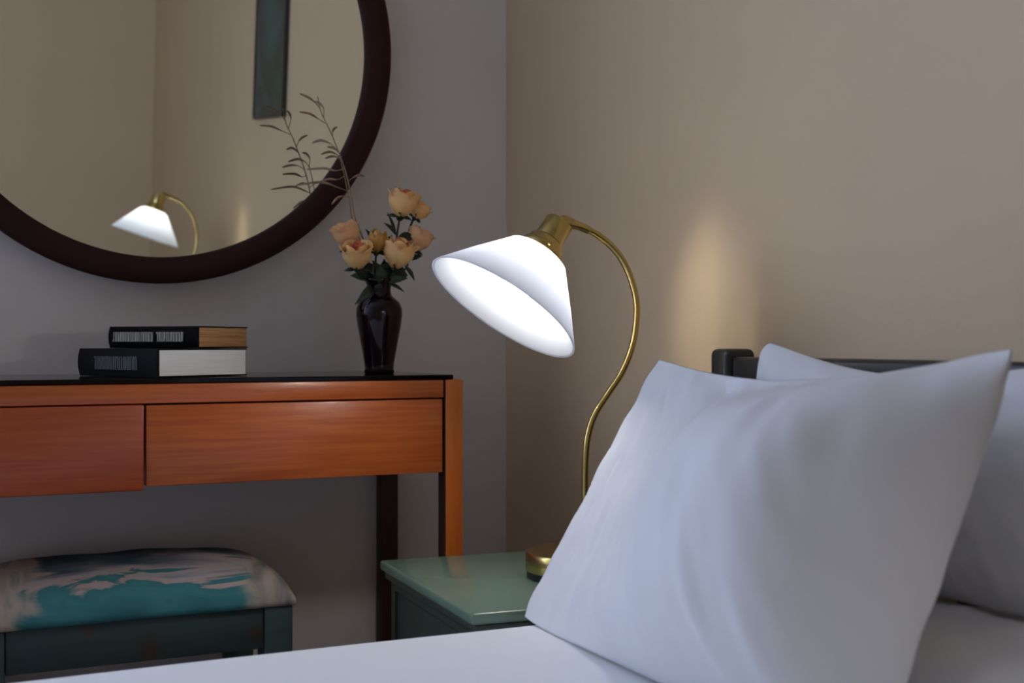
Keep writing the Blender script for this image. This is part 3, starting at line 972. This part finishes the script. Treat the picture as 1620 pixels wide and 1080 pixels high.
# ------------------------------------------------------------------ pillows
def pillow(label, FB, FT, NT, NB, tf, tb, pin, seed, wr=0.004, ea=0.55, eb=0.55, grp='white pillows at the bed head', sag=0.0, fold=None, out=None, crest=None, et=0.55, rnd_c=0.03):
    FB, FT, NT, NB = map(Vector, (FB, FT, NT, NB))
    N = 96
    if crest:
        tp = crest[0] / (crest[0] + crest[1])
        CN = tp ** crest[0] * (1 - tp) ** crest[1]
    us = (FT + NT - FB - NB).normalized()
    ss = (NB + NT - FB - FT).normalized()
    nrm = us.cross(ss).normalized()
    if out is not None and nrm.dot(Vector(out)) < 0: nrm = -nrm
    if out is None and nrm.x > 0: nrm = -nrm
    bm = bmesh.new()
    front, back = [], []
    for i in range(N + 1):
        f, bk = [], []
        for j in range(N + 1):
            a = -math.cos(math.pi * i / N); b_ = -math.cos(math.pi * j / N)
            a = 0.55 * a + 0.45 * (-1 + 2 * i / N); b_ = 0.55 * b_ + 0.45 * (-1 + 2 * j / N)
            A = a * (1 - pin[0] * (1 - b_ * b_)); B = b_ * (1 - (pin[1] if b_ > 0 else pin[2]) * (1 - a * a))
            rr = 1 - rnd_c * (a * a * b_ * b_) ** 2.5
            A *= rr; B *= rr
            s, t = (A + 1) / 2, (B + 1) / 2
            tt = (a + 1) / 2
            P = (FB * (1 - s) + NB * s) * (1 - t) + (FT * (1 - s) + NT * s) * t
            core = max(0.0, (1 - a * a) * (1 - b_ * b_))
            fa = max(0.0, 1 - a * a) ** ea if crest is None else (max(0.0, tt) ** crest[0]) * (max(0.0, 1 - tt) ** crest[1]) / CN
            h = fa * max(0.0, 1 - b_ * b_) ** (eb if b_ < 0 else eb + (et - eb) * min(1, b_ * 1.6))
            # weight sinks to the lower half
            hw = h * (1 + sag * (-b_))
            w = wr * (noise.noise(Vector((a * 5 + b_ * 1.2, b_ * 1.3, seed))) + 0.5 * noise.noise(Vector((a * 12 + b_ * 2.5, b_ * 2.2, seed + 5))) + 0.30 * noise.noise(Vector((a * 24 + b_ * 5, b_ * 2.6, seed + 2)))) * min(1, core * 5)
            edge = 0.004 * noise.noise(Vector((a * 4, b_ * 4, seed + 9)))
            pf = P + nrm * (tf * hw + w + edge)
            pb = P - nrm * (tb * hw + w * 0.4) + nrm * edge
            if fold:
                pf = fold(a, b_, pf, 1); pb = fold(a, b_, pb, -1)
            rim = i in (0, N) or j in (0, N)
            v = bm.verts.new(pf)
            f.append(v)
            bk.append(v if rim else bm.verts.new(pb))
        front.append(f); back.append(bk)
    grid_faces(bm, front)
    for i in range(N):
        for j in range(N):
            q = (back[i][j], back[i][j + 1], back[i + 1][j + 1], back[i + 1][j])
            if set(q) != set((front[i][j], front[i][j + 1], front[i + 1][j + 1], front[i + 1][j])):
                bm.faces.new(q)
    o = bm_obj('pillow', bm, M['pillow_linen'])
    tag(o, label, 'pillow', grp)
    return o


pillow('large white pillow standing in front, propped up beside the lamp',
       (-0.404, -0.858, 0.492), tuple(px(1039, 560, -0.858)), tuple(px(1626, 537, -1.485)), (-0.434, -1.495, 0.500), 0.155, 0.030, (0.02, 0.20, 0.02), 3.0, wr=0.009, eb=0.5, et=1.15, sag=0.18, crest=(2.3, 0.62), rnd_c=0.045)
pillow('white pillow standing upright behind the large propped pillow',
       (-0.175, -1.00, 0.576), tuple(px(1196, 522, -0.99)), (-0.130, -1.43, 0.812), (-0.185, -1.48, 0.576), 0.050, 0.022, (0.03, 0.30, 0.04), 8.0, et=0.8, rnd_c=0.11)
pillow('white pillow lying flat beneath the upright pillow by the headboard',
       (-0.095, -1.05, 0.541), (-0.33, -1.20, 0.541), (-0.35, -1.86, 0.541), (-0.095, -1.84, 0.541), 0.040, 0.040, (0.02, 0.03, 0.03), 5.0, out=(0, 0, 1))

# ------------------------------------------------------------------ painting on the beige wall (seen in the mirror)
PY0, PY1, PZ0, PZ1 = -1.96, -1.62, 1.293, 1.92
pt = empty('painting', (-0.001, (PY0 + PY1) / 2, PZ0))
tag(pt, 'tall teal and grey abstract painting reflected in the round mirror', 'painting')
box_obj('canvas', (-0.012, -0.001, PY0 + 0.012, PY1 - 0.012, PZ0 + 0.012, PZ1 - 0.012), M['painting'], pt)
bm = bmesh.new()
box(bm, -0.015, -0.001, PY0, PY0 + 0.0118, PZ0, PZ1)
box(bm, -0.015, -0.001, PY1 - 0.0118, PY1, PZ0, PZ1)
box(bm, -0.015, -0.001, PY0 + 0.0118, PY1 - 0.0118, PZ0, PZ0 + 0.0118)
box(bm, -0.015, -0.001, PY0 + 0.0118, PY1 - 0.0118, PZ1 - 0.0118, PZ1)
bm_obj('picture_frame', bm, M['dark_bed'], pt, smooth=False)
